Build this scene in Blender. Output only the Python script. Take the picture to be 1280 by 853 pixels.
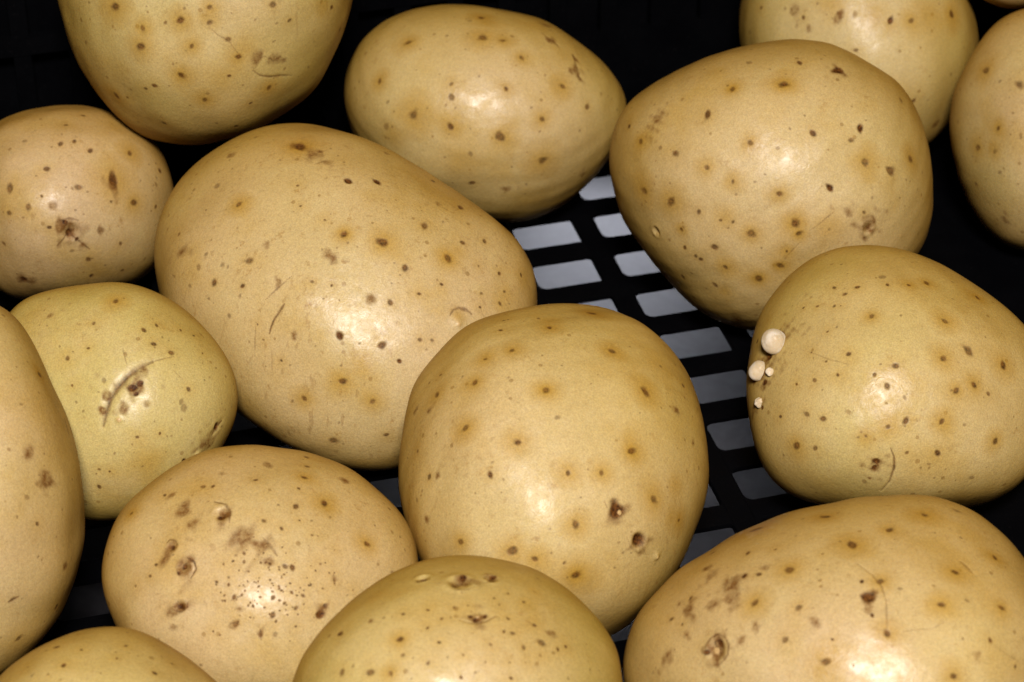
import bpy, bmesh, math
import numpy as np
from mathutils import Vector, Matrix
# =====================================================================
#  Potatoes lying in a black plastic crate with a slotted floor
# =====================================================================
for o in list(bpy.data.objects): bpy.data.objects.remove(o)
scene = bpy.context.scene
COL = scene.collection
R = math.radians
# ---- camera -----------------------------------------------------------
F = 3200.0; ELEV = R(36.0); DIST = 0.64            # focal length in photo pixels, look-down angle, distance
SE, CE = math.sin(ELEV), math.cos(ELEV)
CAM = np.array([0.0, -DIST*CE, DIST*SE])
RIGHT = np.array([1.0, 0, 0]); UP = np.array([0, SE, CE]); FWD = np.array([0, CE, -SE])
cd = bpy.data.cameras.new('camera'); cam = bpy.data.objects.new('camera', cd); COL.objects.link(cam)
cam.location = CAM; cam.rotation_euler = (R(90)-ELEV, 0, 0)
cd.sensor_width = 36.0; cd.lens = F*36/1280; cd.clip_start = 0.02; cd.clip_end = 50
cd.dof.use_dof = True; cd.dof.focus_distance = 0.56; cd.dof.aperture_fstop = 28
scene.camera = cam
scene.render.resolution_x = 1024; scene.render.resolution_y = 682
scene.render.engine = 'CYCLES'
# ---- world: a dark room --------------------------------------------------
wd = bpy.data.worlds.new('World'); scene.world = wd; wd.use_nodes = True
bg = wd.node_tree.nodes['Background']; bg.inputs[0].default_value = (.75, .8, 1, 1); bg.inputs[1].default_value = 0.0028
# ---- lamps: one soft flash head above the camera ---------------------------
def lamp(name, elev, az, dist, sx, sy, power, col, target=(0, -.03, .03)):
    ld = bpy.data.lights.new(name, 'AREA'); ld.shape = 'RECTANGLE'; ld.size = sx; ld.size_y = sy
    ld.energy = power; ld.color = col
    lo = bpy.data.objects.new(name, ld); COL.objects.link(lo)
    e, a = R(elev), R(az); t = Vector(target)
    d = Vector((math.sin(a)*math.cos(e), -math.cos(a)*math.cos(e), math.sin(e)))
    lo.location = t+d*dist; lo.rotation_euler = (-d).to_track_quat('-Z', 'Y').to_euler()
    return lo
lamp('flash_lamp', 49, 0, 1.15, .19, .16, 31, (1, .95, .965), (.03, -.02, .03))
# cool strip lamp, added behind the crate to brighten the table under it
lw = lamp('under_crate_lamp', 2.0, 172, .145, .06, .012, .040, (.86, .88, 1), (.012, .06, -.036)); lw.data.spread = R(70)
scene.view_settings.view_transform = 'Standard'; scene.view_settings.look = 'None'
scene.view_settings.exposure = 0; scene.view_settings.gamma = 1
# ---- pixel / ray helpers ------------------------------------------------
def ray(px, py): return FWD + RIGHT*(px-640)/F + UP*(426.5-py)/F
def project(P):
    q = P-CAM; z = q@FWD
    return np.stack([640+F*(q@RIGHT)/z, 426.5-F*(q@UP)/z], -1)
# ---- node helpers ---------------------------------------------------------
def new_mat(name):
    m = bpy.data.materials.new(name); m.use_nodes = True
    return m, m.node_tree.nodes, m.node_tree.links, m.node_tree.nodes['Principled BSDF']
class NT:
    def __init__(s, N, L): s.N, s.L = N, L
    def set(s, sock, v):
        if isinstance(v, bpy.types.NodeSocket): s.L.new(v, sock)
        else: sock.default_value = v
    def math(s, op, a, b=0.0, c=None, clamp=False):
        n = s.N.new('ShaderNodeMath'); n.operation = op; n.use_clamp = clamp
        s.set(n.inputs[0], a); s.set(n.inputs[1], b)
        if c is not None: s.set(n.inputs[2], c)
        return n.outputs[0]
    def mix(s, f, a, b, mode='MIX'):
        n = s.N.new('ShaderNodeMix'); n.data_type = 'RGBA'; n.blend_type = mode
        s.set(n.inputs[0], f)
        s.set(n.inputs[6], a if isinstance(a, bpy.types.NodeSocket) else (*a, 1)); s.set(n.inputs[7], b if isinstance(b, bpy.types.NodeSocket) else (*b, 1))
        return n.outputs[2]
    def ramp(s, v, lo, hi, a=0.0, b=1.0):
        n = s.N.new('ShaderNodeMapRange'); n.interpolation_type = 'SMOOTHSTEP'
        s.set(n.inputs[0], v); n.inputs[1].default_value = lo; n.inputs[2].default_value = hi; n.inputs[3].default_value = a; n.inputs[4].default_value = b
        return n.outputs[0]
    def noise(s, vec, scale, detail=3, rough=.55, dist=0.0):
        n = s.N.new('ShaderNodeTexNoise'); s.L.new(vec, n.inputs['Vector'])
        n.inputs['Scale'].default_value = scale; n.inputs['Detail'].default_value = detail; n.inputs['Roughness'].default_value = rough; n.inputs['Distortion'].default_value = dist
        return n.outputs[0]
    def voro(s, vec, scale, rnd=1.0):
        n = s.N.new('ShaderNodeTexVoronoi'); s.L.new(vec, n.inputs['Vector']); n.inputs['Scale'].default_value = scale; n.inputs['Randomness'].default_value = rnd
        return n.outputs['Distance'], n.outputs['Color']
    def coords(s, sc=(1, 1, 1), rot=(0, 0, 0)):
        t = s.N.new('ShaderNodeTexCoord'); m = s.N.new('ShaderNodeMapping'); s.L.new(t.outputs['Object'], m.inputs[0])
        m.inputs['Scale'].default_value = sc; m.inputs['Rotation'].default_value = rot
        return m.outputs[0]
    def bump(s, h, dist, strength=1.0, normal=None):
        n = s.N.new('ShaderNodeBump'); n.inputs['Distance'].default_value = dist; n.inputs['Strength'].default_value = strength; s.L.new(h, n.inputs['Height'])
        if normal is not None: s.L.new(normal, n.inputs['Normal'])
        return n.outputs[0]

# ---- materials ----------------------------------------------------------
def potato_skin():
    m, N, L, B = new_mat('potato_skin'); t = NT(N, L)
    at = N.new('ShaderNodeAttribute'); at.attribute_name = 'marks'
    sp = N.new('ShaderNodeSeparateColor'); L.new(at.outputs['Color'], sp.inputs[0])
    spot, halo, rus, pale = sp.outputs[0], sp.outputs[1], sp.outputs[2], at.outputs['Alpha']
    at2 = N.new('ShaderNodeAttribute'); at2.attribute_name = 'tone'
    s2 = N.new('ShaderNodeSeparateColor'); L.new(at2.outputs['Color'], s2.inputs[0])
    green, tan, scuff = s2.outputs[0], s2.outputs[1], s2.outputs[2]
    co = t.coords()
    base = (0.3458, 0.2945, 0.2015)
    c = t.mix(green, base, (0.3046, 0.29, 0.1417))
    c = t.mix(tan, c, (0.3355, 0.2697, 0.2236))
    # broad blotches
    n1 = t.noise(co, 45, 3); c = t.mix(t.ramp(n1, .48, .70, 0, .62), c, (0.2941, 0.2192, 0.09443))
    n2 = t.noise(co, 75, 4, .6, .4); c = t.mix(t.ramp(n2, .48, .72, 0, .4), c, (0.3663, 0.326, 0.2596))
    # netted fine russeting
    n3 = t.noise(co, 420, 4, .7); n4 = t.noise(co, 130, 3)
    net = t.math('MULTIPLY', t.ramp(n3, .54, .72), t.ramp(n4, .42, .66))
    c = t.mix(t.math('MULTIPLY', net, t.math('ADD', .32, t.math('MULTIPLY', scuff, .6))), c, (0.206, 0.1325, 0.059))
    # short scratches where the skin has rubbed
    cs = t.coords((1, 1, .22), (.6, .9, .3)); n5 = t.noise(cs, 700, 2, .5)
    scr = t.math('MULTIPLY', t.ramp(n5, .61, .70), scuff)
    c = t.mix(t.math('MULTIPLY', scr, .30), c, (0.1313, 0.06758, 0.02212))
    # pin-prick pores
    vd, vc = t.voro(co, 330)
    sv = N.new('ShaderNodeSeparateColor'); L.new(vc, sv.inputs[0])
    thr = t.math('MULTIPLY', t.ramp(sv.outputs[0], .70, 1.0), .17)
    pore = t.ramp(t.math('SUBTRACT', vd, thr), -.02, .05, 1, 0)
    pore = t.math('MULTIPLY', pore, t.ramp(sv.outputs[0], .70, .74))
    c = t.mix(t.math('MULTIPLY', pore, .5), c, (0.1236, 0.06758, 0.01947))
    # halos, russet patches, spots, pale tissue
    c = t.mix(t.math('MULTIPLY', halo, .85), c, (0.250, 0.158, 0.020))
    rn = t.ramp(t.noise(co, 620, 4, .7), .38, .62)
    rr = t.math('MULTIPLY', rus, t.math('ADD', .5, t.math('MULTIPLY', rn, .5)), clamp=True)
    c = t.mix(rr, c, (0.1043, 0.04929, 0.01593))
    sn = t.noise(co, 1500, 3, .6)
    c = t.mix(spot, c, t.mix(t.ramp(sn, .3, .7), (0.024, 0.009, 0.003), (0.095, 0.040, 0.011)))
    c = t.mix(pale, c, (0.3553, 0.2703, 0.1858))
    # skin grain
    gr = t.noise(co, 3000, 2, .6); g2 = t.noise(co, 1100, 2, .6)
    gv = t.math('ADD', t.ramp(gr, .3, .7, .88, 1.12), t.ramp(g2, .25, .75, -.05, .05))
    hs = N.new('ShaderNodeHueSaturation'); L.new(gv, hs.inputs['Value']); L.new(c, hs.inputs['Color'])
    L.new(hs.outputs[0], B.inputs['Base Color'])
    ro = t.math('ADD', t.ramp(t.noise(co, 260, 3), .3, .7, .36, .48), t.math('MULTIPLY', t.math('MAXIMUM', rus, spot), .3), clamp=True)
    L.new(ro, B.inputs['Roughness'])
    B.inputs['Specular IOR Level'].default_value = 0.06
    B.inputs['Coat Weight'].default_value = 1.0; B.inputs['Coat Roughness'].default_value = .38; B.inputs['Coat IOR'].default_value = 1.055; B.inputs['Coat Tint'].default_value = (.91, .785, .46, 1)  # tinted coat darkens and yellows the rims, standing in for edge shading
    B.inputs['Subsurface Weight'].default_value = 0.07
    B.inputs['Subsurface Radius'].default_value = (1.0, .5, .16); B.inputs['Subsurface Scale'].default_value = 0.0009
    w1 = t.noise(co, 850, 3, .55, .8); w2 = t.noise(co, 260, 3, .55, 1.2)
    b1 = t.bump(w2, .00008, .4); b2 = t.bump(w1, .00009, .8, b1)
    b3 = t.bump(rn, .00012, t.math('MULTIPLY', rus, .8), b2) if False else b2
    L.new(b3, B.inputs['Normal']); L.new(t.bump(t.noise(co, 1500, 2, .6, .6), .00009, .9, b1), B.inputs['Coat Normal'])
    gl = N.new('ShaderNodeBsdfGlossy'); L.new(ro, gl.inputs['Roughness']); L.new(b2, gl.inputs['Normal'])
    mx = N.new('ShaderNodeMixShader'); out = N['Material Output']
    L.new(t.math('MULTIPLY', t.ramp(t.noise(co, 380, 4, .65, .5), .32, .68, .008, .030), t.math('SUBTRACT', 1.0, t.math('MULTIPLY', .75, t.math('MAXIMUM', spot, rus)))), mx.inputs[0])
    L.new(B.outputs[0], mx.inputs[1]); L.new(gl.outputs[0], mx.inputs[2]); L.new(mx.outputs[0], out.inputs['Surface'])
    return m
def sprout_skin():
    m, N, L, B = new_mat('sprout_skin'); t = NT(N, L); co = t.coords()
    c = t.mix(t.ramp(t.noise(co, 350, 3), .4, .7), (0.36, 0.275, 0.155), (0.46, 0.39, 0.28))
    c = t.mix(t.ramp(t.noise(co, 1600, 2), .66, .78, 0, .35), c, (.35, .2, .09))
    L.new(c, B.inputs['Base Color']); B.inputs['Roughness'].default_value = .55
    B.inputs['Subsurface Weight'].default_value = .3; B.inputs['Subsurface Radius'].default_value = (1, .6, .35); B.inputs['Subsurface Scale'].default_value = .0015
    L.new(t.bump(t.noise(co, 1400, 3), .00012, .6), B.inputs['Normal'])
    return m
def crate_plastic():
    m, N, L, B = new_mat('black_plastic'); t = NT(N, L); co = t.coords()
    n = t.noise(co, 90, 4); d = t.noise(co, 900, 3)
    c = t.mix(t.ramp(d, .6, .75, 0, .5), (.0007, .0007, .0009), (.003, .0026, .0026))
    L.new(c, B.inputs['Base Color']); L.new(t.ramp(n, .3, .7, .36, .6), B.inputs['Roughness']); B.inputs['Specular IOR Level'].default_value = .03
    L.new(t.bump(t.noise(co, 1800, 3), .00008, .6), B.inputs['Normal'])
    return m
def table_paint():
    m, N, L, B = new_mat('grey_table'); t = NT(N, L); co = t.coords()
    n = t.noise(co, 85, 4, .6, .5); n2 = t.noise(co, 190, 3)
    c = t.mix(t.ramp(n, .40, .62), (.0036, .0028, .0029), (.0155, .0138, .0152)); c = t.mix(t.ramp(n2, .48, .68, 0, .6), c, (.003, .0022, .0022))
    L.new(c, B.inputs['Base Color']); B.inputs['Roughness'].default_value = .6
    return m
SKIN, SPROUT, PLASTIC, TABLE = potato_skin(), sprout_skin(), crate_plastic(), table_paint()

def mesh_obj(name, verts, faces, mat, parent=None, smooth=False):
    me = bpy.data.meshes.new(name); me.from_pydata([tuple(v) for v in verts], [], faces); me.materials.append(mat)
    if smooth: me.polygons.foreach_set('use_smooth', [True]*len(me.polygons))
    me.update(); return link(name, me, parent)
def link(name, me, parent=None):
    o = bpy.data.objects.new(name, me); COL.objects.link(o)
    if parent: o.parent = parent
    return o
def extrude_outline(pts, z0, z1, bev=0.0):
    """prism mesh data from a ccw outline; the top edge is bevelled"""
    bm = bmesh.new(); vs = [bm.verts.new((x, y, z0)) for x, y in pts]; f = bm.faces.new(vs)
    r = bmesh.ops.extrude_face_region(bm, geom=[f]); up = [v for v in r['geom'] if isinstance(v, bmesh.types.BMVert)]
    for v in up: v.co.z = z1
    bmesh.ops.recalc_face_normals(bm, faces=bm.faces)
    if bev:
        es = [e for e in bm.edges if all(abs(v.co.z-z1) < 1e-7 for v in e.verts)]
        bmesh.ops.bevel(bm, geom=es, offset=bev, segments=2, affect='EDGES', profile=.5)
    me = bpy.data.meshes.new('piece'); bm.to_mesh(me); bm.free(); me.materials.append(PLASTIC); return me
def rect(x0, x1, y0, y1): return [(x0, y0), (x1, y0), (x1, y1), (x0, y1)]

# =====================================================================
#  the table under the crate
# =====================================================================
TZ = -0.056
tb = bpy.data.meshes.new('table'); bmt = bmesh.new(); bmesh.ops.create_grid(bmt, x_segments=1, y_segments=1, size=.6); bmt.to_mesh(tb); bmt.free(); tb.materials.append(TABLE)
to = link('table', tb); to.location = (0, -.1, TZ); to.rotation_euler = (0, 0, R(15.19)); to['kind'] = 'structure'; to['label'] = 'grey table surface seen through the crate slots'

# =====================================================================
#  the crate: slotted floor, slotted back wall, side walls, feet
# =====================================================================
PXM = DIST/F                                            # metres per photo pixel at the aim point
YAW = R(15.19); PX, PY, HW, HH = 113.13*PXM, 94.05*PXM, 83.92*PXM, 60*PXM
O = Vector((-2.58*PXM, 261.5*PXM, 0))
crate = bpy.data.objects.new('plastic_crate', None); COL.objects.link(crate); crate.location = O; crate.rotation_euler = (0, 0, YAW)
crate['label'] = 'black plastic crate with slotted floor holding all the potatoes'; crate['category'] = 'crate'
K0, K1, KP, R0, R1 = -9, 8, 3, -2, 14                          # slot columns and rows
YB = 0.0527                                             # inner face of the back wall
YF = -(R1*PY+HH)-.012
bar_w = PX-HW
bar_me = extrude_outline(rect(-bar_w/2, bar_w/2, YF, YB-.004), -.0016, 0, .0004)
for k in range(K0-1, KP):
    b = link('floor_bar', bar_me, crate); b.location = (k*PX+HW+bar_w/2, 0, 0)
def rib_outline():
    hw = (PY-HH)/2; e = .0003; pts = []
    def arc(cx, cy, r, a0, a1, n=5): return [(cx+r*math.cos(a0+(a1-a0)*i/n), cy+r*math.sin(a0+(a1-a0)*i/n)) for i in range(n+1)]
    rl, rr = .0021, .0009
    pts += [(-e, -hw-rl)] + arc(rl, -hw-rl, rl, math.pi, math.pi/2)
    pts += arc(HW-rr, -hw-rr, rr, math.pi/2, 0) + [(HW+e, -hw-rr)]
    pts += [(HW+e, hw+rr)] + arc(HW-rr, hw+rr, rr, 0, -math.pi/2)
    pts += arc(rl, hw+rl, rl, -math.pi/2, -math.pi) + [(-e, hw+rl)]
    out = []
    for p in pts:
        if not out or (p[0]-out[-1][0])**2+(p[1]-out[-1][1])**2 > 1e-12: out.append(p)
    return out
rib_me = extrude_outline(rib_outline(), -.0014, -.0002)
for k in range(K0, KP):
    for r in range(R0, R1):
        b = link('floor_rib', rib_me, crate); b.location = (k*PX, -(r*PY+HH)-(PY-HH)/2, 0)
XL, XR = (K0-1)*PX+HW-.004, K1*PX+HW+bar_w+.004
XP = (KP-1)*PX+HW
link('floor_border', extrude_outline(rect(XL, XP, -R0*PY, YB), -.0014, -.0002), crate)
link('floor_border', extrude_outline(rect(XL, XP, YF, -(R1*PY+HH)), -.0014, -.0002), crate)
link('floor_panel', extrude_outline(rect(XP, XR, YF, YB), -.0016, 0, .0004), crate)
# back wall: rails and posts leave rows of upright slots
def box(name, x0, x1, y0, y1, z0, z1, bev=0): return link(name, extrude_outline(rect(x0, x1, y0, y1), z0, z1, bev), crate)
WT = .003
zr = [(-.0065, .024), (.0405, .0455), (.062, .067), (.0835, .110)]
for z0, z1 in zr: box('wall_rail', XL, XR, YB, YB+WT, z0, z1)
PITCH = .0147
PO = -0.0012
post_me = extrude_outline(rect(-.0023, .0023, YB+.0003, YB+WT-.0003), .0235, .084)
n0 = math.floor((XL+.004)/PITCH)
x = n0*PITCH+PO
while x < XR:
    if x > XL: p = link('wall_post', post_me, crate); p.location = (x, 0, 0)
    x += PITCH
box('light_stop_panel', XL, XR, YB+WT+.003, YB+WT+.0045, -.0065, .110)  # sheet added behind the slots to stop lamp light leaking through
for sx, xx in ((-1, XL-WT), (1, XR)):
    box('side_wall', xx, xx+WT, YF, YB+WT+.0045, -.0065, .045)
foot_me = extrude_outline(rect(-.011, .011, -.011, .011), TZ, -.0014)
for fx in (XL+.012, XR-.012):
    for fy in (YF+.012, YB-.012): f = link('foot', foot_me, crate); f.location = (fx, fy, 0)

# =====================================================================
#  potatoes: outline traced in the photo gives width and height, the floor gives the distance
# =====================================================================
# name: contour in photo pixels (hidden stretches estimated), depth factor, lift above the floor (m)
POT = {
 'A': dict(c=[(75,0),(85,40),(100,80),(120,115),(150,150),(185,172),(220,180),(260,180),(300,172),(345,152),(385,118),(415,75),(432,40),(443,0),(446,-60),(436,-130),(400,-200),(335,-245),(255,-255),(175,-230),(110,-175),(78,-90)], k=.95),
 'B': dict(c=[(430,110),(436,80),(455,48),(490,22),(530,11),(580,8),(640,14),(690,30),(730,55),(762,88),(781,118),(783,145),(770,185),(745,222),(710,252),(675,270),(640,276),(590,270),(530,250),(480,220),(445,180),(432,145)], k=.95),
 'C': dict(c=[(0,155),(30,140),(75,131),(115,132),(160,150),(195,180),(215,215),(219,255),(212,300),(190,342),(150,362),(100,372),(40,376),(0,366),(-30,335),(-46,290),(-48,240),(-32,190)], k=1.),
 'D': dict(c=[(190,320),(192,290),(205,250),(230,215),(265,185),(310,163),(360,152),(400,153),(440,163),(490,190),(540,218),(590,248),(630,280),(655,310),(670,345),(674,378),(665,420),(640,465),(600,510),(555,550),(510,575),(480,583),(440,580),(400,570),(350,548),(305,520),(265,485),(230,440),(205,390),(194,355)], k=.9),
 'E': dict(c=[(500,585),(502,545),(510,505),(530,460),(560,425),(600,398),(650,382),(700,376),(750,379),(800,397),(840,430),(870,480),(885,530),(888,575),(880,630),(862,680),(830,730),(800,765),(765,790),(720,803),(660,803),(605,785),(560,750),(530,705),(515,665),(504,622)], k=.9),
 'F': dict(c=[(20,382),(60,363),(110,356),(150,357),(200,370),(240,395),(270,430),(288,460),(294,490),(290,525),(278,555),(250,590),(215,620),(175,640),(130,648),(85,640),(45,615),(15,575),(-2,525),(-8,475),(-2,425)], k=.95),
 'G': dict(c=[(0,385),(25,405),(50,440),(70,490),(85,540),(98,600),(105,650),(103,690),(90,735),(65,780),(30,820),(-5,845),(-50,855),(-95,835),(-130,790),(-150,720),(-155,640),(-150,560),(-135,480),(-105,415),(-65,378),(-30,373)], k=1.),
 'H': dict(c=[(132,705),(136,675),(150,640),(175,610),(210,583),(250,565),(300,556),(350,556),(400,567),(450,592),(490,630),(515,670),(526,705),(525,750),(508,800),(475,845),(425,880),(360,897),(290,893),(225,868),(175,825),(145,775),(134,740)], k=.9),
 'I': dict(c=[(0,850),(30,825),(70,803),(110,792),(150,790),(190,798),(230,820),(270,850),(300,890),(312,940),(300,995),(260,1040),(200,1066),(130,1070),(60,1050),(5,1010),(-30,960),(-38,915),(-27,880)], k=.9),
 'J': dict(c=[(365,853),(375,825),(400,785),(440,745),(490,715),(540,700),(590,697),(640,703),(690,725),(730,757),(760,795),(775,830),(780,870),(772,925),(745,980),(695,1025),(630,1048),(560,1052),(490,1035),(425,1000),(380,950),(362,900)], k=.9),
 'K': dict(c=[(760,215),(760,190),(770,150),(790,120),(830,92),(880,72),(930,57),(980,50),(1030,55),(1080,75),(1120,105),(1145,140),(1160,185),(1166,230),(1163,270),(1150,312),(1125,350),(1085,382),(1030,404),(975,412),(925,411),(890,400),(860,377),(830,347),(800,310),(775,265)], k=.9),
 'L': dict(c=[(925,45),(923,10),(926,-20),(942,-65),(975,-105),(1025,-130),(1080,-135),(1135,-118),(1175,-80),(1200,-30),(1214,5),(1221,50),(1215,90),(1200,130),(1180,160),(1150,185),(1110,200),(1060,200),(1010,182),(970,150),(940,105)], k=.95),
 'M': dict(c=[(1280,10),(1250,25),(1225,55),(1200,100),(1190,150),(1192,195),(1205,240),(1230,280),(1260,303),(1290,314),(1340,312),(1385,285),(1415,235),(1425,180),(1420,120),(1400,65),(1365,25),(1320,8)], k=.95),
 'N': dict(c=[(935,480),(940,430),(955,390),(975,355),(1005,325),(1045,308),(1090,303),(1140,312),(1190,335),(1240,368),(1280,405),(1305,450),(1314,500),(1308,550),(1285,595),(1250,620),(1215,632),(1170,640),(1110,640),(1050,634),(1005,622),(985,612),(965,595),(945,560),(936,520)], k=.9),
 'O': dict(c=[(777,830),(785,790),(805,755),(840,720),(880,690),(930,660),(990,635),(1050,620),(1110,613),(1160,615),(1200,628),(1240,655),(1270,685),(1300,725),(1325,785),(1328,850),(1305,915),(1250,965),(1170,995),(1070,1005),(970,995),(880,965),(815,920),(785,875)], k=.85),
 'P': dict(c=[(1236,0),(1255,6),(1272,7),(1300,2),(1335,-20),(1355,-60),(1350,-110),(1320,-150),(1270,-165),(1220,-150),(1185,-110),(1180,-60),(1200,-22)], k=.95),
}
def fourier_fit(phi, y, order, lam):
    cols = [np.ones_like(phi)]; reg = [0]
    for m in range(1, order+1):
        cols += [np.cos(m*phi), np.sin(m*phi)]; reg += [lam*m**3]*2
    A = np.stack(cols, 1)
    return np.linalg.solve(A.T@A + np.diag(reg), A.T@y)
def fourier_eval(co, phi):
    y = np.full_like(phi, co[0])
    for m in range(1, (len(co)-1)//2+1):
        y = y + co[2*m-1]*np.cos(m*phi) + co[2*m]*np.sin(m*phi)
    return y
def resample(c, n=160):
    c = np.array(c+[c[0]], float); s = np.r_[0, np.cumsum(np.hypot(*np.diff(c, axis=0).T))]
    t = np.linspace(0, s[-1], n, endpoint=False)
    return np.stack([np.interp(t, s, c[:, 0]), np.interp(t, s, c[:, 1])], 1)
FF = {'D': 1.1, 'F': 1.0, 'H': 1.0}          # how much rounder the upper side is than the lower
class Shape:
    def __init__(s, key, lift=0., k=None, sx=0., sy=0.):
        s.sx, s.sy = sx, sy
        d = POT[key]; s.key = key
        c = resample(d['c'])
        x, y = c[:, 0], c[:, 1]; x2, y2 = np.roll(x, -1), np.roll(y, -1); cr = x*y2-x2*y; A = cr.sum()
        s.cx, s.cy = ((x+x2)*cr).sum()/3/A, ((y+y2)*cr).sum()/3/A
        q = c - [s.cx, s.cy]; phi = np.arctan2(-q[:, 1], q[:, 0]); r = np.hypot(q[:, 0], q[:, 1])
        s.co = fourier_fit(phi, r, 8, .002)
        ce = fourier_fit(phi, 1/r**2, 2, 0); s.e = (ce[0], ce[3], ce[4])
        s.err = np.abs(fourier_eval(s.co, phi)-r).max()
        s.rm = r.mean(); s.rmin = r.min()
        s.depth = (k or d['k'])*(.5*s.rm+.5*s.rmin)
        w = -ray(s.cx, s.cy); s.w = w/np.linalg.norm(w)
        s.u = np.cross([0, 0, 1.], s.w); s.u = np.cross(UP, s.w); s.u /= np.linalg.norm(s.u); s.v = np.cross(s.w, s.u)
        s.rng = np.random.default_rng(ord(key)); s.lump = [(s.rng.normal(size=3), s.rng.uniform(0, 6.28)) for _ in range(7)]
        s.t = 1.0; s.ff = FF.get(key, 1.25)
    def unit(s, d):              # directions (n,3) in (u,v,w) -> offset in pixels
        a, b, c = d[:, 0], d[:, 1], d[:, 2]
        rho2 = a*a+b*b; phi = np.arctan2(b, a)
        Rs = fourier_eval(s.co, phi)
        Re = 1/np.sqrt(s.e[0]+s.e[1]*np.cos(2*phi)+s.e[2]*np.sin(2*phi))
        wgt = np.clip(rho2, 0, 1)**1.2
        R = Re+(Rs-Re)*wgt
        lump = sum(np.sin(d@(n*1.5)+p) for n, p in s.lump)*0.018
        D = s.depth*(1+lump)*np.where(c > 0, s.ff, 1.0)
        return np.stack([R*a, R*b, D*c+s.sx*R*a+s.sy*R*b], 1)
    def world_rel(s, d):         # relative to camera, for depth 1
        o = s.unit(d)/F
        c0 = ray(s.cx, s.cy)
        return c0 + o[:, :1]*s.u + o[:, 1:2]*s.v + o[:, 2:]*s.w
    def rest(s, z0=0.0):
        d = fib(6000); m = s.world_rel(d)[:, 2].min()
        s.t = (CAM[2]-z0)/(-m); return s.t
    def pts(s, d): return CAM + s.t*s.world_rel(d)
    def inside(s, P):            # >0 approx depth (m) inside
        q = (P-CAM)/s.t - ray(s.cx, s.cy); q = q*F
        a, b, c = q@s.u, q@s.v, q@s.w; c = c-s.sx*a-s.sy*b
        d = np.stack([a/s.rm, b/s.rm, c/s.depth], 1); 
        for _ in range(3):
            d /= np.linalg.norm(d, axis=1, keepdims=True)
            o = s.unit(d); o[:, 2] -= s.sx*o[:, 0]+s.sy*o[:, 1]
            R = np.hypot(o[:, 0], o[:, 1])/np.maximum(1e-6, np.hypot(d[:, 0], d[:, 1])); D = o[:, 2]/np.where(abs(d[:, 2]) < 1e-6, 1e-6, d[:, 2])
            D = np.where(abs(d[:, 2]) < 1e-3, s.depth, D)
            d = np.stack([a/R, b/R, c/D], 1)
        n = np.linalg.norm(d, axis=1)
        return (1-n)*s.rm*s.t/F
def fib(n):
    i = np.arange(n)+.5; ph = np.arccos(1-2*i/n); th = np.pi*(1+5**.5)*i
    return np.stack([np.cos(th)*np.sin(ph), np.sin(th)*np.sin(ph), np.cos(ph)], 1)
PAR = {  # depth factor, lift, shear x, shear y, green, tan, brightness of the russet scuffing
 'A': (0.9, 0.0367, 0, -0.03, .25, .0, .2), 'B': (0.95, 0, 0, -0.03, .1, .1, .1), 'C': (1.0, 0, 0, 0, .0, .85, .35), 'D': (0.8324, 0, 0.0923, -0.302, .1, .45, .6),
 'E': (0.9, 0, -0.15, -0.22, .08, .25, .3), 'F': (0.8804, 0.0063, 0.1398, -0.0904, .5, .1, .1), 'G': (0.9005, 0.0048, 0, -0.0563, .15, .45, .3), 'H': (0.8591, 0, 0, -0.2, .1, .6, .35),
 'I': (0.9001, 0.0041, 0, -0.1, .3, .2, .2), 'J': (0.9001, 0.0028, -0.1497, -0.05, .5, .2, .2), 'K': (0.9, 0, 0, 0, .02, .5, .1), 'L': (0.9058, 0, 0.012, -0.1, .1, .1, .1),
 'M': (0.95, 0, 0, -0.05, .1, .5, .2), 'N': (0.9, 0, -0.08, -0.22, .08, .15, .1), 'O': (0.85, 0, 0, -0.22, .05, .45, .4), 'P': (0.9002, 0.0465, 0, 0, 0, 1.0, .3)}
LABEL = {
 'A': ('potato', 'large dull ochre potato with faint brown spots, resting on others against the crate wall'),
 'B': ('potato', 'smooth yellow egg-shaped potato with a rust streak, behind the biggest spotted potato'),
 'C': ('potato', 'round pinkish tan potato with a dark star-shaped blemish, beside the biggest spotted potato'),
 'D': ('potato', 'biggest pale potato with scattered brown pits and a dark scab streak'),
 'E': ('potato', 'upright pale yellow potato with ochre-ringed spots and a dark pit'),
 'F': ('potato', 'small greenish potato with a curved crease around a deep dark eye'),
 'G': ('potato', 'long tan potato with few short brown dashes, leaning on the greenish creased potato'),
 'H': ('potato', 'rounded tan potato with a row of eyes and a patch of pin-prick pores'),
 'I': ('potato', 'dull ochre potato with tiny specks, in front of the potato with pin-prick pores'),
 'J': ('potato', 'greenish round potato with several sunken eyes along its top'),
 'K': ('potato', 'pale lumpy potato dotted with dark reddish pits and a purplish scab'),
 'L': ('potato', 'yellow potato with an ochre blotch, behind the pale lumpy potato'),
 'M': ('potato', 'tan spotted potato beside the yellow blotched one, below the small reddish one'),
 'N': ('potato', 'golden potato with white sprouts budding from its side'),
 'O': ('potato', 'broad pale potato with a ringed dark eye and dirty scuffed end'),
 'P': ('potato', 'small reddish potato resting between the tan spotted and yellow blotched ones'),
}
REG = {1: (0, 0), 2: (420, 0), 3: (820, 0), 4: (0, 280), 5: (420, 280), 6: (820, 280), 7: (0, 553), 8: (420, 553), 9: (820, 553)}
ZS = 2.7826
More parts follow.
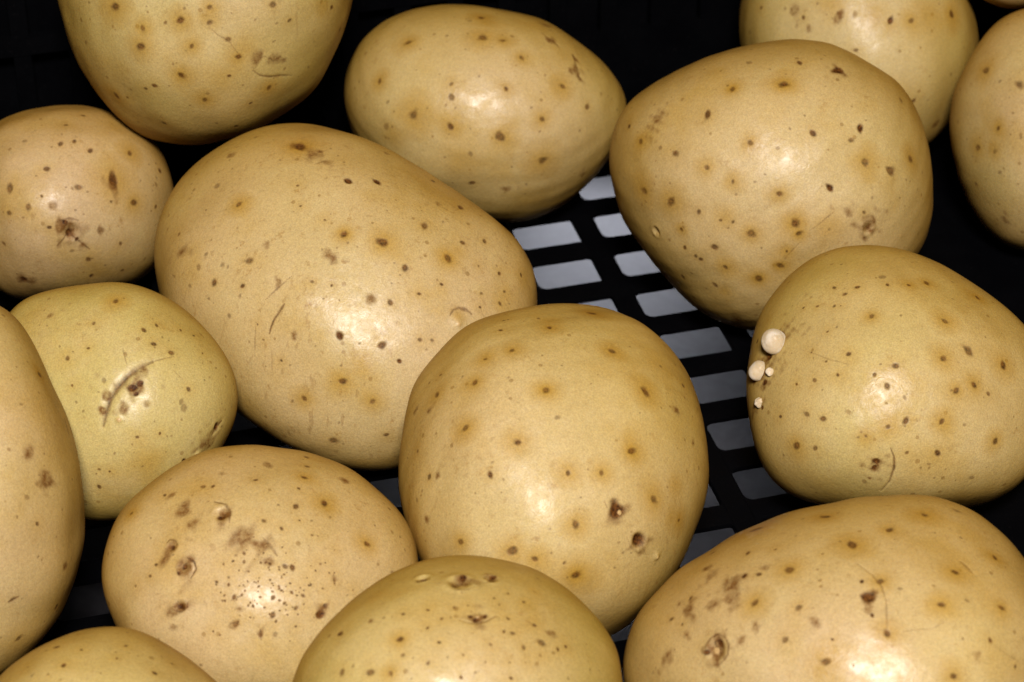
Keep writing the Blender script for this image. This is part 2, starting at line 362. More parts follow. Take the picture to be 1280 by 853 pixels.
# surface marks read off the photograph:  potato, region, "kind x y r; ..."
#  d dark lenticel  h lenticel in an ochre halo  o orange ringed  f faint  s russet smudge  k black-brown scab  g ochre blotch  e sunken eye  p pale bump  b bare bump  v hollow
MARKS = [
 ('A', 1, "h 405 22 14;h 498 97 12;h 495 158 11;d 575 80 7;h 628 72 11;h 728 25 11;d 728 80 7;d 945 15 10;d 1005 70 8;f 885 68 5;f 960 80 5;d 795 138 9;h 667 160 11;h 830 198 11;s 900 200 20;s 940 205 18;s 985 210 16;h 630 258 11;f 603 220 6;d 797 262 7;d 510 305 8;d 540 293 8;f 590 295 5;h 405 335 17;d 440 342 8;h 712 345 13;f 722 322 8;d 872 360 7;h 935 305 10;f 845 295 5;d 572 432 9;d 820 438 9;f 770 462 5;f 305 145 12;f 315 8 6;f 805 45 4;f 950 145 5;d 1150 25 10;h 1185 105 10;f 1075 235 6;g 840 180 70;g 720 60 50;g 1120 20 60"),
 ('C', 1, "d 210 498 11;d 258 490 8;d 315 523 8;h 450 535 12;d 230 430 8;d 290 400 7;d 555 595 10;h 395 630 20;d 405 635 10;d 275 652 10;d 160 585 8;d 35 655 11;d 145 683 6;d 98 720 9;d 30 742 9;h 465 705 14;d 385 702 6;s 180 720 14;d 172 790 8;f 85 490 8;f 230 652 5;d 545 720 9;s 345 800 14;f 215 465 4;f 290 745 5;f 125 610 4;s 390 650 30"),
 ('C', 4, "e 245 25 20;s 240 20 42;k 238 30 14;k 265 50 9;s 285 70 12;k 225 -8 9;d 175 10 7;d 308 123 10;d 318 185 10;d 420 70 8;s 90 195 30;k 85 195 14;d 8 72 12;d 430 170 8;f 345 18 10;f 250 90 8"),
 ('D', 1, "o 1042 515 20;s 1042 515 24;s 1090 545 30;s 1135 570 22;s 1110 530 16;k 1212 636 11;h 830 710 15;f 748 640 13;f 620 812 8;d 1045 715 7;d 1035 648 7;f 890 480 12;s 800 540 14;d 1195 813 11;f 710 725 6;f 975 560 5;d 1130 763 5"),
 ('D', 2, "k 42 636 11;k 140 636 12;d 340 628 12;d 433 722 11;d 306 787 10;f 208 697 5;f 178 735 5;s 175 540 14;s 355 710 14;d 590 800 7"),
 ('D', 4, "d 618 35 8;s 925 65 14;d 863 126 12;o 1198 35 10;s 1143 98 16;s 965 195 15;d 740 205 10;s 635 100 18;d 1085 200 7;d 1153 213 7;f 1125 260 5;f 1180 265 5;k 1181 390 15;h 1190 547 12;h 1060 608 11;d 1162 748 14;d 840 215 8;f 790 320 10;d 890 350 5;d 910 405 6;d 975 478 4;f 1180 690 6;f 605 180 6;f 770 140 8;f 715 105 9;s 1020 395 12;f 690 150 10;f 660 215 8;f 720 260 7;f 830 250 8"),
 ('D', 5, "f 28 35 16;h 162 65 17;d 308 8 11;o 388 118 15;d 440 65 9;d 517 60 10;g 420 95 45;d 240 154 11;d 498 145 6;d 572 170 9;d 648 175 8;d 592 20 8;d 368 210 6;d 290 243 8;s 125 265 14;d 190 274 11;d 510 240 7;d 592 233 5;d 577 275 9;d 505 288 7;d 158 423 13;k 220 478 10;h 127 617 13;d 292 403 8;d 335 405 6;f 315 437 5;d 175 735 7;g 90 490 55;b 425 335 26;p 427 350 10;v 430 300 30;g 425 320 30"),
 ('B', 2, "d 402 295 8;d 403 338 8;h 592 310 8;h 510 133 13;h 580 143 10;f 612 128 8;h 250 145 13;h 505 65 13;f 465 75 8;h 645 200 13;h 148 280 11;h 790 300 14;d 875 372 10;h 718 415 10;s 750 140 18;s 840 250 20;s 835 210 14;s 850 275 14;h 270 400 18;h 400 443 10;h 572 475 15;f 470 535 10;f 380 545 7;h 718 562 15;d 475 635 12;s 595 655 14;s 860 612 16;f 180 355 8;f 175 440 12;f 925 245 6;f 850 455 6;f 680 375 6;g 430 560 80;g 200 470 60;g 520 80 60;s 735 90 22"),
 ('K', 2, "d 1020 440 9;h 1060 493 13;d 1180 533 10;f 1130 515 9;h 1075 663 13;h 1168 700 14;d 1262 738 7;s 1120 415 32;d 990 750 8;e 1115 805 13;p 1118 815 7;f 1080 700 6;f 1210 790 6"),
 ('K', 3, "k 633 245 15;s 633 245 24;d 500 216 13;o 447 290 16;k 447 290 8;o 265 307 12;d 178 395 11;o 328 497 11;d 545 462 14;k 711 447 13;d 680 487 13;f 730 420 5;h 733 563 15;d 818 595 11;k 607 656 12;h 178 585 11;h 267 632 10;d 68 535 10;f 15 518 8;h 55 700 12;d 148 738 7;d 225 766 6;d 268 773 7;h 428 675 10;o 482 780 15;o 495 812 10;h 330 812 11;h 890 553 14;f 930 600 6;s 740 790 38;s 670 740 18;d 725 740 10;f 325 215 12;f 850 350 12;f 518 398 5;f 345 633 6;f 755 690 6;f 855 690 6;h 90 797 8;e 740 795 14;g 600 790 70;g 240 760 55"),
 ('L', 3, "d 370 28 8;s 485 35 20;d 512 62 9;s 530 100 13;s 635 58 18;k 815 72 11;g 815 80 45;h 890 72 14;h 1030 50 12;g 760 60 60;d 695 175 8;s 980 430 22;d 895 350 10;f 1030 260 8;g 950 60 90;g 620 20 60;f 450 30 7"),
 ('M', 3, "h 1150 248 16;d 1265 297 12;h 1190 447 12;h 1115 515 14;f 1175 528 10;f 1195 600 10;d 1108 645 9;s 1215 765 16;f 1197 285 8;g 1170 520 40"),
 ('F', 4, "h 403 280 10;d 327 350 8;d 545 352 9;d 500 370 8;d 632 365 6;d 678 385 6;d 535 418 8;d 597 447 8;d 705 450 5;d 307 432 7;d 235 468 8;s 435 455 12;d 655 575 6;f 703 485 4;f 708 545 4;s 175 322 15;d 250 562 6;f 362 545 10;f 265 620 7;d 478 740 5;f 460 765 4;f 400 795 4;d 555 728 5;f 580 738 4;v 470 580 70;k 463 572 13;k 488 556 12;k 474 593 10;s 478 572 36;b 500 610 62;p 415 682 12;s 432 640 20;s 372 600 24;s 360 650 14;v 360 545 14;b 330 600 60;k 748 705 12;s 720 760 30;p 682 800 9;b 682 800 14;k 635 822 9;f 640 640 14;f 630 620 10"),
 ('F', 7, "d 347 90 6;d 347 150 7;d 383 97 4;f 400 35 5;f 495 80 5;g 520 60 60"),
 ('G', 4, "h 140 525 12;s 108 795 26;f 8 325 10;f 55 500 6;f 95 480 6;f 130 590 6;f 70 630 7"),
 ('G', 7, "d 135 285 10;f 95 192 10;d 63 683 13;s 228 440 14;d 195 572 10;s 165 130 40;s 100 40 22;f 60 260 7;f 205 330 7;f 140 400 6"),
 ('H', 7, "s 930 75 13;d 890 130 7;h 1060 120 13;d 1040 158 8;d 1070 78 9;d 1068 45 10;h 1133 205 12;d 1030 220 11;d 918 272 7;d 980 298 7;f 968 218 6;f 1085 268 6;d 1043 268 4;d 1108 323 4;d 705 150 8;d 740 150 6;s 597 177 12;d 570 180 7;s 775 108 10;h 460 250 9;s 640 235 24;s 660 280 26;e 770 245 20;k 765 256 10;s 775 245 26;s 850 325 45;s 890 350 30;e 595 360 14;s 595 358 28;k 596 362 9;e 637 430 15;s 640 432 34;k 637 430 10;k 618 455 7;e 620 570 14;s 620 570 28;k 622 572 10;d 848 382 7;d 848 412 7;s 940 415 22;d 940 420 9;d 993 430 11;d 1017 433 11;d 793 468 6;d 750 483 7;d 793 493 5;d 940 477 6;d 948 518 6;d 950 540 6;d 812 538 7;s 833 580 11;d 948 601 10;d 1030 577 9;d 1055 533 9;d 1015 522 7;s 1168 475 13;k 1115 600 13;s 1120 590 24;v 1118 590 30;d 1133 568 7;s 818 635 14;s 907 672 14;d 738 660 5;d 762 673 5;f 958 670 9;d 880 570 5;d 1083 493 5;d 905 538 4;d 1100 445 5;h 1275 350 9;d 970 500 4;d 1010 490 4;d 990 560 5;d 900 500 4;d 860 480 4;d 920 575 4;d 1000 600 4;d 1070 470 4;d 980 470 4;d 870 610 4;d 770 550 5;d 775 420 4;d 540 425 5;d 520 465 6;d 470 500 5;f 520 330 5;b 560 500 60;v 650 490 50"),
 ('H', 8, "h 110 352 11;s 35 132 13;f 200 450 8;f 240 375 6;f 185 232 8"),
 ('I', 7, "d 437 712 7;d 407 750 6;d 600 770 8;d 537 805 8;d 285 732 7;d 225 787 9;d 205 730 8;d 555 685 5;f 350 800 6;f 480 745 5;f 175 820 7;f 120 825 6"),
 ('E', 5, "h 612 442 11;h 520 472 9;h 482 551 12;d 573 373 7;d 585 340 6;h 743 352 9;d 703 320 7;h 893 300 14;h 966 431 12;o 730 576 13;h 452 711 14;h 633 760 15;h 1073 587 14;o 1027 790 13;g 1027 760 50;s 1180 650 15;d 1208 562 10;s 1240 765 9;f 1183 487 9;d 350 595 9;d 360 522 6;s 320 650 15;s 270 655 12;f 320 550 8;d 280 790 6;f 770 672 10;f 788 483 5;f 890 550 4;f 1130 495 10;g 740 330 50;g 350 600 50"),
 ('E', 8, "d 537 115 13;h 806 108 12;h 922 108 11;h 1100 200 14;h 832 286 12;h 613 377 13;h 692 406 12;h 438 345 12;g 445 340 40;o 835 463 18;g 835 463 38;s 975 238 36;k 970 232 26;p 985 245 9;k 1052 340 20;e 1052 340 20;s 1052 345 26;b 1108 393 16;p 1110 398 9;s 350 118 10;d 320 120 10;s 318 268 12;d 793 418 5;f 850 193 5;f 482 177 5;h 1183 270 10;f 970 437 6;f 1000 385 6;f 985 350 7;g 1160 260 50;g 1180 150 50;f 285 200 9;f 320 340 5;f 300 170 7"),
 ('J', 8, "e 300 462 18;k 300 462 12;s 300 465 22;e 430 478 28;k 443 462 14;k 412 488 9;p 438 488 16;s 438 475 34;e 540 468 18;k 548 463 12;p 525 472 10;s 540 468 22;v 490 600 40;k 488 612 13;k 470 600 9;k 520 600 9;p 495 600 9;s 490 608 34;d 655 552 8;d 695 632 9;d 655 712 7;h 222 683 11;d 232 594 7;d 318 576 6;d 367 607 7;d 318 642 6;d 358 695 7;d 442 740 5;s 122 620 12;f 165 608 8;d 617 662 9;d 585 657 6;d 552 537 5;d 600 522 5;d 538 703 6;d 720 695 11;s 750 660 14;d 10 663 12;h 190 803 10;d 120 800 11;d 232 740 8;d 320 768 7;d 775 718 8;d 803 708 7;d 435 818 6;d 520 765 4;d 605 765 5;d 660 765 4;d 713 740 6;d 600 610 6;f 485 800 6;f 885 790 7;f 808 822 7;d 610 820 5;d 22 800 11;f 60 780 8;d 570 560 4;d 460 560 4;d 410 565 4;d 690 520 4"),
 ('N', 6, "f 643 135 7;d 805 212 8;h 880 213 9;h 942 203 10;d 700 218 6;d 618 217 6;d 655 240 6;d 617 277 7;d 640 277 5;d 555 278 5;d 505 283 5;h 750 318 9;h 1003 340 12;d 593 370 6;h 998 470 14;d 1088 445 14;d 670 453 9;d 833 497 12;d 760 526 10;d 803 563 11;d 632 525 6;d 548 543 7;d 485 557 6;h 1043 580 12;h 1107 560 12;h 1210 488 14;d 1160 590 8;h 1120 252 13;d 535 443 5;d 590 477 5;d 528 662 9;d 585 677 9;s 675 657 10;d 437 670 8;d 870 685 8;h 807 706 8;h 995 689 11;d 560 777 9;h 498 768 10;h 730 737 5;d 872 795 8;d 980 797 8;h 1185 757 12;f 1075 700 8;f 1145 395 6;f 785 183 12;f 452 800 6;f 865 605 10;s 385 462 30;k 388 462 13;k 350 408 9;s 410 412 62;s 360 512 52;k 375 552 13;s 375 560 26;s 345 640 20;k 372 640 8;s 362 625 26;v 370 460 40;g 880 210 60;g 800 690 40;g 500 780 60"),
 ('N', 9, "k 765 62 12;s 765 70 26;k 760 82 8;s 745 118 8;f 920 87 6;f 1100 125 10;f 727 128 10;v 770 70 30"),
 ('K', 6, "d 330 35 12;d 205 78 10;d 143 107 8;d 160 118 8;d 95 183 11;h 243 148 11;o 357 190 13;d 208 210 10;d 132 255 10;o 432 150 12;d 105 78 6;h 455 98 7;s 285 330 30;g 240 230 40"),
 ('O', 9, "h 345 298 20;s 345 298 16;h 590 255 17;h 810 303 18;h 685 355 15;h 465 445 14;d 500 580 14;s 545 622 16;h 345 560 12;k 308 466 10;s 270 500 40;s 255 540 30;s 290 470 22;d 360 462 11;s 375 440 14;s 190 465 24;s 170 440 14;s 110 590 25;d 48 610 9;s 95 665 16;s 345 640 14;e 210 720 26;k 222 698 12;k 174 730 11;s 210 722 44;p 205 722 16;s 205 768 12;s 300 690 11;d 452 690 10;h 595 765 14;k 735 545 20;s 738 550 30;k 716 490 7;k 752 608 8;s 745 580 14;h 803 670 13;h 780 487 12;f 848 510 10;h 1043 445 14;g 1050 430 60;h 990 567 15;h 1203 575 14;h 935 245 15;f 1045 240 20;h 1183 395 12;f 1065 325 8;f 1080 550 10;h 1033 815 15;s 1115 740 14;d 1160 690 8;f 1065 685 6;d 615 690 5;d 1250 780 6;d 415 372 5;d 320 387 7;d 580 390 5;f 640 345 6;s 195 380 16;d 120 540 8;f 510 265 8;s 35 740 26;g 800 690 45;g 980 570 50;g 1200 590 50;g 810 310 50;g 480 450 50;s 130 545 16;s 75 560 10;s 200 560 14;d 85 630 7;v 760 560 60;b 700 640 120"),
]
# creases and scab streaks: potato, region, width, darkness, depth, points
LINES = [
 ('A', 1, 4, .5, 0, [(728,95),(760,125),(795,140),(815,170),(840,200)]), ('A', 1, 7, .75, .4, [(880,245),(905,262),(940,266),(975,262),(1015,262)]), ('A', 1, 5, .6, 0, [(890,205),(920,195),(950,210),(975,195),(995,215)]),
 ('B', 2, 6, .8, .4, [(730,125),(755,142),(780,168)]), ('B', 2, 8, .55, .2, [(825,190),(838,235),(850,285)]),
 ('C', 4, 7, .7, .3, [(200,72),(235,30),(265,50),(310,85)]), ('C', 1, 7, .6, 0, [(200,770),(240,757),(270,765)]),
 ('D', 4, 8, .85, .4, [(988,278),(970,305),(952,330),(940,355),(932,382)]), ('D', 4, 5, .55, .2, [(1012,182),(965,222),(922,262)]), ('D', 4, 4, .35, .3, [(885,345),(880,400),(880,465)]), ('D', 4, 4, .35, .2, [(940,440),(943,525)]),
 ('D', 1, 6, .5, .1, [(1075,550),(1110,535),(1140,525)]), ('D', 1, 6, .45, .1, [(1100,575),(1135,562),(1160,566)]),
 ('D', 5, 8, .75, .5, [(398,318),(410,298),(432,290),(458,297),(475,312)]),
 ('F', 4, 9, .8, .3, [(362,702),(370,660),(384,612),(408,572),(445,532),(488,500),(532,482)]), ('F', 4, 18, .6, .8, [(362,702),(372,655),(385,610),(410,570),(445,530),(490,497),(530,480)]), ('F', 4, 5, .5, .6, [(530,480),(565,470),(605,460)]), ('F', 4, 4, .35, .2, [(605,512),(640,545)]), ('F', 4, 5, .45, .3, [(428,435),(440,488)]), ('F', 4, 12, .9, .8, [(733,733),(750,706),(766,685)]),
 ('G', 4, 7, .85, .4, [(222,675),(230,705),(236,742)]), ('G', 7, 8, .75, .3, [(35,560),(52,548),(70,540)]),
 ('H', 7, 9, .85, .6, [(745,203),(785,215),(800,240),(797,275)]), ('H', 7, 7, .85, .5, [(648,398),(672,412),(678,438),(658,470)]), ('H', 7, 9, .5, .4, [(915,330),(945,362),(965,392)]), ('H', 7, 6, .85, .6, [(575,350),(585,335),(605,338),(615,355)]), ('H', 7, 6, .85, .6, [(600,585),(625,592),(645,575),(648,555)]), ('H', 7, 5, .5, .4, [(608,560),(618,550)]), ('H', 7, 7, .6, .3, [(1163,455),(1166,478),(1170,497)]), ('H', 7, 8, .6, .3, [(905,652),(908,690)]), ('H', 7, 5, .5, .3, [(800,632),(820,628),(836,640)]),
 ('J', 8, 6, .65, 1.0, [(430,612),(455,620),(490,625),(525,618),(560,600)]), ('J', 8, 5, .6, .5, [(395,495),(420,505),(460,505),(485,495)]), ('J', 8, 5, .7, .4, [(275,470),(300,474),(330,468)]), ('J', 8, 5, .7, .4, [(512,482),(545,482),(572,468)]), ('J', 8, 4, .6, .2, [(486,590),(492,625)]),
 ('K', 3, 4, .5, .1, [(525,808),(570,775),(618,735)]), ('K', 6, 4, .45, .2, [(430,150),(460,110),(500,65)]), ('K', 3, 6, .4, .4, [(715,795),(735,770),(765,775),(775,800)]),
 ('N', 9, 6, .85, 1.2, [(816,20),(828,50),(828,85),(812,130),(783,162)]), ('N', 9, 5, .7, .3, [(745,75),(762,62),(775,50)]), ('N', 6, 4, .3, .1, [(490,430),(540,445),(600,470),(680,490)]),
 ('O', 9, 5, .45, 1.0, [(700,425),(750,460),(785,505),(800,555),(802,610),(803,665)]), ('O', 9, 7, .6, .6, [(1062,405),(1085,425),(1108,452)]), ('O', 9, 4, .35, .1, [(1180,715),(1230,745),(1278,772)]), ('O', 9, 4, .4, .1, [(840,665),(900,655),(960,650),(1010,625)]),
 ('O', 9, 6, .9, .45, [(165,735),(170,705),(190,680),(215,668),(240,678),(254,705),(250,740),(230,765),(205,775)]), ('O', 9, 6, .8, .5, [(208,725),(200,695),(215,680)]),
 ('E', 8, 5, .5, .6, [(1015,335),(1025,365),(1050,385),(1085,390)]), ('E', 8, 4, .5, .2, [(930,205),(945,235)]),
]
def points_on(s, px, py):
    """directions on the front of potato s seen at photo pixels"""
    px, py = np.asarray(px, float), np.asarray(py, float)
    a = (px-s.cx)/s.rm; b = -(py-s.cy)/s.rm
    for _ in range(25):
        r = np.hypot(a, b); k = np.where(r > .985, .985/np.maximum(r, 1e-9), 1); a, b = a*k, b*k
        d = np.stack([a, b, np.sqrt(np.maximum(0, 1-a*a-b*b))], 1)
        q = project(s.pts(d))
        a = a+.8*(px-q[:, 0])/s.rm; b = b-.8*(py-q[:, 1])/s.rm
    return d
def sphere_grid(n=30):
    bm = bmesh.new(); bmesh.ops.create_icosphere(bm, subdivisions=1, radius=1)
    V = np.array([v.co for v in bm.verts]); T = np.array([[v.index for v in f.verts] for f in bm.faces]); bm.free()
    Vs, Fs, base = [], [], 0
    idx = {}
    out = []
    for t in T:
        loc = {}
        for i in range(n+1):
            for j in range(n+1-i):
                k = n-i-j
                key = tuple(sorted((int(vv), w) for vv, w in zip(t, (i, j, k)) if w))
                if key not in idx:
                    idx[key] = len(out); out.append((i*V[t[0]]+j*V[t[1]]+k*V[t[2]])/n)
                loc[i, j] = idx[key]
        for i in range(n):
            for j in range(n-i):
                Fs.append((loc[i, j], loc[i+1, j], loc[i, j+1]))
                if i+j < n-1: Fs.append((loc[i+1, j], loc[i+1, j+1], loc[i, j+1]))
    V = np.array(out); V /= np.linalg.norm(V, axis=1, keepdims=True); Fs = np.array(Fs)
    nrm = np.cross(V[Fs[:, 1]]-V[Fs[:, 0]], V[Fs[:, 2]]-V[Fs[:, 0]]); fl = (nrm*V[Fs[:, 0]]).sum(1) < 0
    Fs[fl] = Fs[fl][:, ::-1]
    return V, Fs
def refine(V, T, mark):
    """split the marked triangles in four, their neighbours so that no cracks open"""
    E = np.sort(np.concatenate([T[:, [0, 1]], T[:, [1, 2]], T[:, [2, 0]]]), 1); nT = len(T)
    U, inv = np.unique(E[:, 0].astype(np.int64)*(len(V)+1)+E[:, 1], return_inverse=True)
    inv = inv.reshape(-1)
    sel = np.zeros(len(U), bool); mm = np.concatenate([mark]*3); sel[inv[mm]] = True
    ids = np.full(len(U), -1); ids[sel] = len(V)+np.arange(sel.sum())
    ua, ub = U//(len(V)+1), U % (len(V)+1)
    M = V[ua[sel]]+V[ub[sel]]; M /= np.linalg.norm(M, axis=1, keepdims=True)
    em = ids[inv].reshape(3, nT).T
    cnt = (em >= 0).sum(1); new = [T[cnt == 0]]
    f, e = T[cnt == 3], em[cnt == 3]
    new += [np.stack([f[:, 0], e[:, 0], e[:, 2]], 1), np.stack([e[:, 0], f[:, 1], e[:, 1]], 1), np.stack([e[:, 2], e[:, 1], f[:, 2]], 1), e]
    for r in range(3):
        rot = [(r+i) % 3 for i in range(3)]; f, e = T[:, rot], em[:, rot]
        q = (cnt == 1) & (e[:, 0] >= 0); f1, e1 = f[q], e[q]
        new += [np.stack([f1[:, 0], e1[:, 0], f1[:, 2]], 1), np.stack([e1[:, 0], f1[:, 1], f1[:, 2]], 1)]
        q = (cnt == 2) & (e[:, 2] < 0); f2, e2 = f[q], e[q]      # edges 01 and 12 are split
        new += [np.stack([e2[:, 0], f2[:, 1], e2[:, 1]], 1), np.stack([f2[:, 0], e2[:, 0], e2[:, 1]], 1), np.stack([f2[:, 0], e2[:, 1], f2[:, 2]], 1)]
    return np.concatenate([V, M]), np.concatenate(new)
def sstep(x, a, b):
    t = np.clip((x-a)/(b-a), 0, 1); return t*t*(3-2*t)
def wob(P, seed, freq):
    rg = np.random.default_rng(seed); v = 0
    for i in range(5): v = v+np.sin(P@(rg.normal(size=3)*freq)+rg.uniform(0, 6.28))
    return v/3.2
SPH = sphere_grid()
def make_potato(key):
    kf, lift, sx, sy, gr, tn, sc = PAR[key]
    s = Shape(key, k=kf, sx=sx, sy=sy); s.rest(lift)
    px2m = s.t/F
    rg = np.random.default_rng(100+ord(key))
    # collect marks as (kind, radius m) at directions
    kinds, xs, ys, rs = [], [], [], []
    for k, reg, txt in MARKS:
        if k != key: continue
        ox, oy = REG[reg]
        for it in txt.split(';'):
            q = it.split(); kinds.append(q[0]); xs.append(ox+float(q[1])/ZS); ys.append(oy+float(q[2])/ZS)
            rs.append(float(q[3])/ZS*{'k': rg.uniform(.9, 1.15), 'd': rg.uniform(.75, 1.25), 'h': rg.uniform(.7, 1.15), 's': 1.15}.get(q[0], 1))
    if key == 'H':                                     # dense pitting on the tan potato
        for _ in range(85): kinds.append('d'); a_ = rg.normal(size=2)*[105, 85]; xs.append((960+a_[0])/ZS); ys.append(553+(500+a_[1])/ZS); rs.append(rg.uniform(2.2, 5)/ZS)
    dirs = points_on(s, xs, ys) if xs else np.zeros((0, 3)); rs = list(rs)
    # lenticels elsewhere: hidden sides get the same density, the front only a few tiny ones
    for i in range(190):
        d = rg.normal(size=3); d /= np.linalg.norm(d)
        q = project(s.pts(d[None]))[0]
        seen = d[2] > .05 and -20 < q[0] < 1300 and -20 < q[1] < 873
        if seen and rg.random() < .25: continue
        kinds.append('f' if seen else rg.choice(list('ddhf'))); rs.append(rg.uniform(.8, 2.1) if seen else rg.uniform(2, 4.2)); dirs = np.concatenate([dirs, d[None]])
    rs = np.array(rs)*px2m
    lines = []
    for k, reg, w, dk, dp, pts in LINES:
        if k != key: continue
        ox, oy = REG[reg]; p = np.array(pts, float)/ZS+[ox, oy]
        seg = np.r_[0, np.cumsum(np.hypot(*np.diff(p, axis=0).T))]; n = max(3, int(seg[-1]/1.5)); tt = np.linspace(0, seg[-1], n)
        p = np.stack([np.interp(tt, seg, p[:, 0]), np.interp(tt, seg, p[:, 1])], 1)
        lines.append((w/ZS*px2m*.5, dk, dp, points_on(s, p[:, 0], p[:, 1])))
    V, T = SPH
    V, T = refine(V, T, V[T].mean(1)[:, 2] > -.25)
    MP = s.pts(dirs)
    LPs = [(w, dk, dp, s.pts(d)) for w, dk, dp, d in lines]
    fine = [i for i in range(len(kinds)) if kinds[i] in 'dhofkep' and dirs[i][2] > -.2]
    for lev in range(2):
        C = s.pts(V)[T].mean(1); mk = np.zeros(len(T), bool)
        for i in fine:
            rr = rs[i]*(1.7 if lev == 0 else 1.35)+(2.2, 1.0)[lev]*px2m
            if lev == 1 and rs[i] > 9*px2m: continue
            mk |= ((C-MP[i])**2).sum(1) < rr*rr
        for w, dk, dp, LP in LPs:
            rr = w*1.8+(2.2, 1.0)[lev]*px2m
            lo, hi = LP.min(0)-rr, LP.max(0)+rr
            ci = np.where(((C > lo) & (C < hi)).all(1))[0]
            if len(ci): mk[ci] |= (((C[ci][:, None]-LP[None])**2).sum(2).min(1) < rr*rr)
        V, T = refine(V, T, mk)
    P = s.pts(V)
    N = np.zeros_like(P); fn = np.cross(P[T[:, 1]]-P[T[:, 0]], P[T[:, 2]]-P[T[:, 0]])
    for c in range(3): np.add.at(N, T[:, c], fn)
    N /= np.linalg.norm(N, axis=1, keepdims=True)
    w1 = wob(P, 7+ord(key), 1300.); w2 = wob(P, 3+ord(key), 600.); w0 = wob(P, 5+ord(key), 210.)
    spot = np.zeros(len(P)); halo = spot.copy(); rus = spot.copy(); pale = spot.copy(); disp = spot.copy()
    for i, kd in enumerate(kinds):
        r = rs[i]; dd = P-MP[i]; ds = np.sqrt((dd**2).sum(1)); near = np.where(ds < max(5.5*r, .004))[0]
        if not len(near): continue
        rg2 = rg.uniform(.85, 1.2); q = ds[near]; qn = q*(1+.30*w1[near]*min(1., r/.0010)+.16*w2[near])/r
        # every spot gets its own slightly oval shape
        ax = np.cross(N[near[q.argmin()]], rg.normal(size=3)); ax /= np.linalg.norm(ax)
        qn = qn*(1+.35*np.abs(dd[near]@ax)/np.maximum(q, 1e-7)-.12)
        if kd in 'dho':
            a = (.95, .92, .95)['dho'.index(kd)]*rg.uniform(.8, 1.05)
            body = 1-sstep(qn, .45, 1.5); ring = .88+.12*sstep(qn, .2, .6)
            spot[near] = np.maximum(spot[near], a*body*ring)
            disp[near] -= .07*r*(1-sstep(qn, .5, 1.3))
            hr = max(3.0*r, .0020)*rg2*(1.0, 1.25, 1.05)['dho'.index(kd)]
            hs = (.30, .80, 1.0)['dho'.index(kd)]
            halo[near] = np.maximum(halo[near], hs*np.exp(-(q*(1+.15*w2[near])/hr)**2))
        elif kd == 'f': spot[near] = np.maximum(spot[near], .5*(1-sstep(qn, .5, 1.25)))
        elif kd == 'k':
            spot[near] = np.maximum(spot[near], 1.0*(1-sstep(qn, .6, 1.45))); disp[near] -= .16*r*(1-sstep(qn, .3, 1.2))
        elif kd == 's':
            rus[near] = np.maximum(rus[near], .95*(1-sstep(qn*(1+.35*w1[near]), .35, 1.35)))
        elif kd == 'g': halo[near] = np.maximum(halo[near], .62*np.exp(-(q*(1+.2*w2[near])/(r*.85))**2))
        elif kd == 'e':
            disp[near] -= .5*r*np.exp(-(q/(1.15*r))**2); disp[near] += .15*r*np.exp(-((q-1.7*r)/(.6*r))**2)
            spot[near] = np.maximum(spot[near], .5*(1-sstep(qn, .3, .7)))
        elif kd == 'v': disp[near] -= .10*r*np.exp(-(q/r)**2)
        elif kd == 'b': disp[near] += (.30 if r < .0022 else .05)*r*np.exp(-(q/r)**2)
        elif kd == 'p':
            pale[near] = np.maximum(pale[near], .9*(1-sstep(qn, .5, 1.0))); disp[near] += .35*r*np.exp(-(q/(.8*r))**2)
            spot[near] *= sstep(qn, .45, .9)
    for w, dk, dp, LP in LPs:
        lo, hi = LP.min(0)-5*w, LP.max(0)+5*w
        ci = np.where(((P > lo) & (P < hi)).all(1))[0]
        if not len(ci): continue
        D2 = ((P[ci][:, None]-LP[None])**2).sum(2); am = D2.argmin(1); q = np.sqrt(D2[np.arange(len(ci)), am])
        along = am/(len(LP)-1); taper = .35+.65*np.sin(np.pi*np.clip(along, .02, .98))**.6
        qn = q/(w*taper)*(1+.3*w1[ci])
        spot[ci] = np.maximum(spot[ci], dk*.95*(1-sstep(qn, .5, 1.5))*(.85+.25*w2[ci]))
        rus[ci] = np.maximum(rus[ci], dk*.45*(1-sstep(qn, .8, 2.6)))
        disp[ci] -= dp*w*.75*taper*np.exp(-(q/(2.0*w))**2)
    # faint dimples all over the skin
    disp += (wob(P, 11+ord(key), 420.)*.00007+wob(P, 13+ord(key), 170.)*.00038+wob(P, 17+ord(key), 85.)*.0006)*sstep(P[:, 2], .0005, .006)
    P = P+N*disp[:, None]
    base = CAM+s.t*ray(s.cx, s.cy); base = np.array([base[0], base[1], P[:, 2].min()])
    me = bpy.data.meshes.new(LABEL[key][0]); nv, nt = len(P), len(T)
    me.vertices.add(nv); me.vertices.foreach_set('co', (P-base).astype(np.float32).ravel())
    me.loops.add(nt*3); me.loops.foreach_set('vertex_index', T.astype(np.int32).ravel())
    me.polygons.add(nt); me.polygons.foreach_set('loop_start', np.arange(0, nt*3, 3, dtype=np.int32)); me.polygons.foreach_set('use_smooth', np.ones(nt, bool))
    me.update(calc_edges=True); me.validate()
    at = me.color_attributes.new('marks', 'FLOAT_COLOR', 'POINT'); at.data.foreach_set('color', np.clip(np.stack([spot, halo, rus, pale], 1), 0, 1).astype(np.float32).ravel())
    at = me.color_attributes.new('tone', 'FLOAT_COLOR', 'POINT')
    w3 = wob(P, 21+ord(key), 95.); w4 = wob(P, 31+ord(key), 80.); w5 = wob(P, 41+ord(key), 120.)
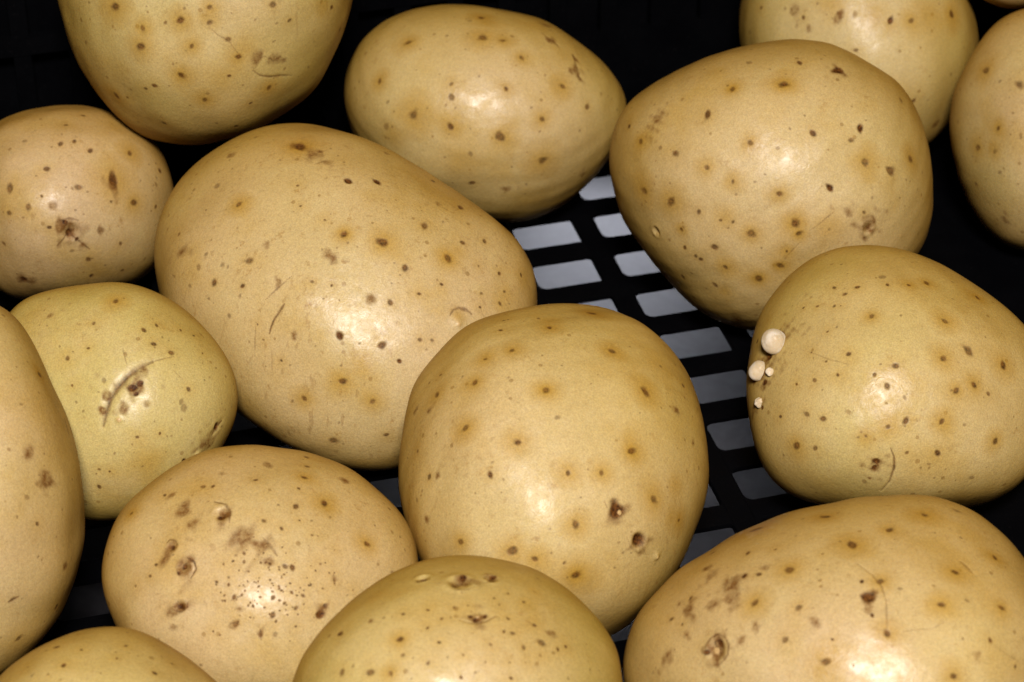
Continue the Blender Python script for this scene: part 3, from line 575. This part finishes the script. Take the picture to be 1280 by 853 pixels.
    at.data.foreach_set('color', np.stack([np.clip(gr+.28*w3, 0, 1), np.clip(tn+.28*w4, 0, 1), np.clip(sc+.35*w5, 0, 1), np.ones(nv)], 1).astype(np.float32).ravel())
    me.materials.append(SKIN)
    o = link(LABEL[key][0], me); o.location = base
    o['label'] = LABEL[key][1]; o['category'] = 'potato'; o['group'] = 'potatoes lying in the black crate'
    return o, s, base
potato = {}
for key in POT: potato[key] = make_potato(key)

# white sprouts budding from the golden potato
def sprout(o, s, base, zx, zy, r_px, seed, stretch):
    ox, oy = REG[6]; d = points_on(s, [ox+zx/ZS], [oy+zy/ZS]); C = s.pts(d)[0]; r = r_px*s.t/F
    e = 1e-3; t1 = s.pts(d+[[e, 0, 0]])[0]-C; t2 = s.pts(d+[[0, e, 0]])[0]-C
    n = np.cross(t1, t2); n /= np.linalg.norm(n); n = n if n@s.w > 0 else -n
    n = n*.75+s.w*.25+np.array([0, 0, .15]); n /= np.linalg.norm(n)
    bm = bmesh.new(); bmesh.ops.create_icosphere(bm, subdivisions=4, radius=1)
    V = np.array([v.co[:] for v in bm.verts]); F_ = [tuple(v.index for v in f.verts) for f in bm.faces]; bm.free()
    z = V[:, 2]; k = 1-.16*sstep(z, .2, 1)-.25*sstep(-z, .0, 1)
    bud = 1+.11*wob(V, seed, 2.4)-.05*np.exp(-((z-.45)/.12)**2)*(.5+.5*np.sin(np.arctan2(V[:, 1], V[:, 0])*2+seed))
    V = V*bud[:, None]; V[:, :2] *= k[:, None]; V[:, 2] *= stretch
    V[:, 2] += .12*np.exp(-((V[:, 0]-.1)**2+V[:, 1]**2)/.05)*(z > 0)
    zz = n; xx = np.cross([0, 0, 1.], zz); xx /= np.linalg.norm(xx); yy = np.cross(zz, xx)
    W = C+zz*r*.12+(V[:, :1]*xx+V[:, 1:2]*yy+V[:, 2:]*zz)*r-base
    b = mesh_obj('sprout', W, F_, SPROUT, o, True)
o, s, base = potato['N']
sprout(o, s, base, 410, 412, 15.5, 1, .9); sprout(o, s, base, 358, 512, 12.5, 2, .95); sprout(o, s, base, 362, 622, 6.5, 3, 1.0); sprout(o, s, base, 396, 515, 5.0, 4, .6)
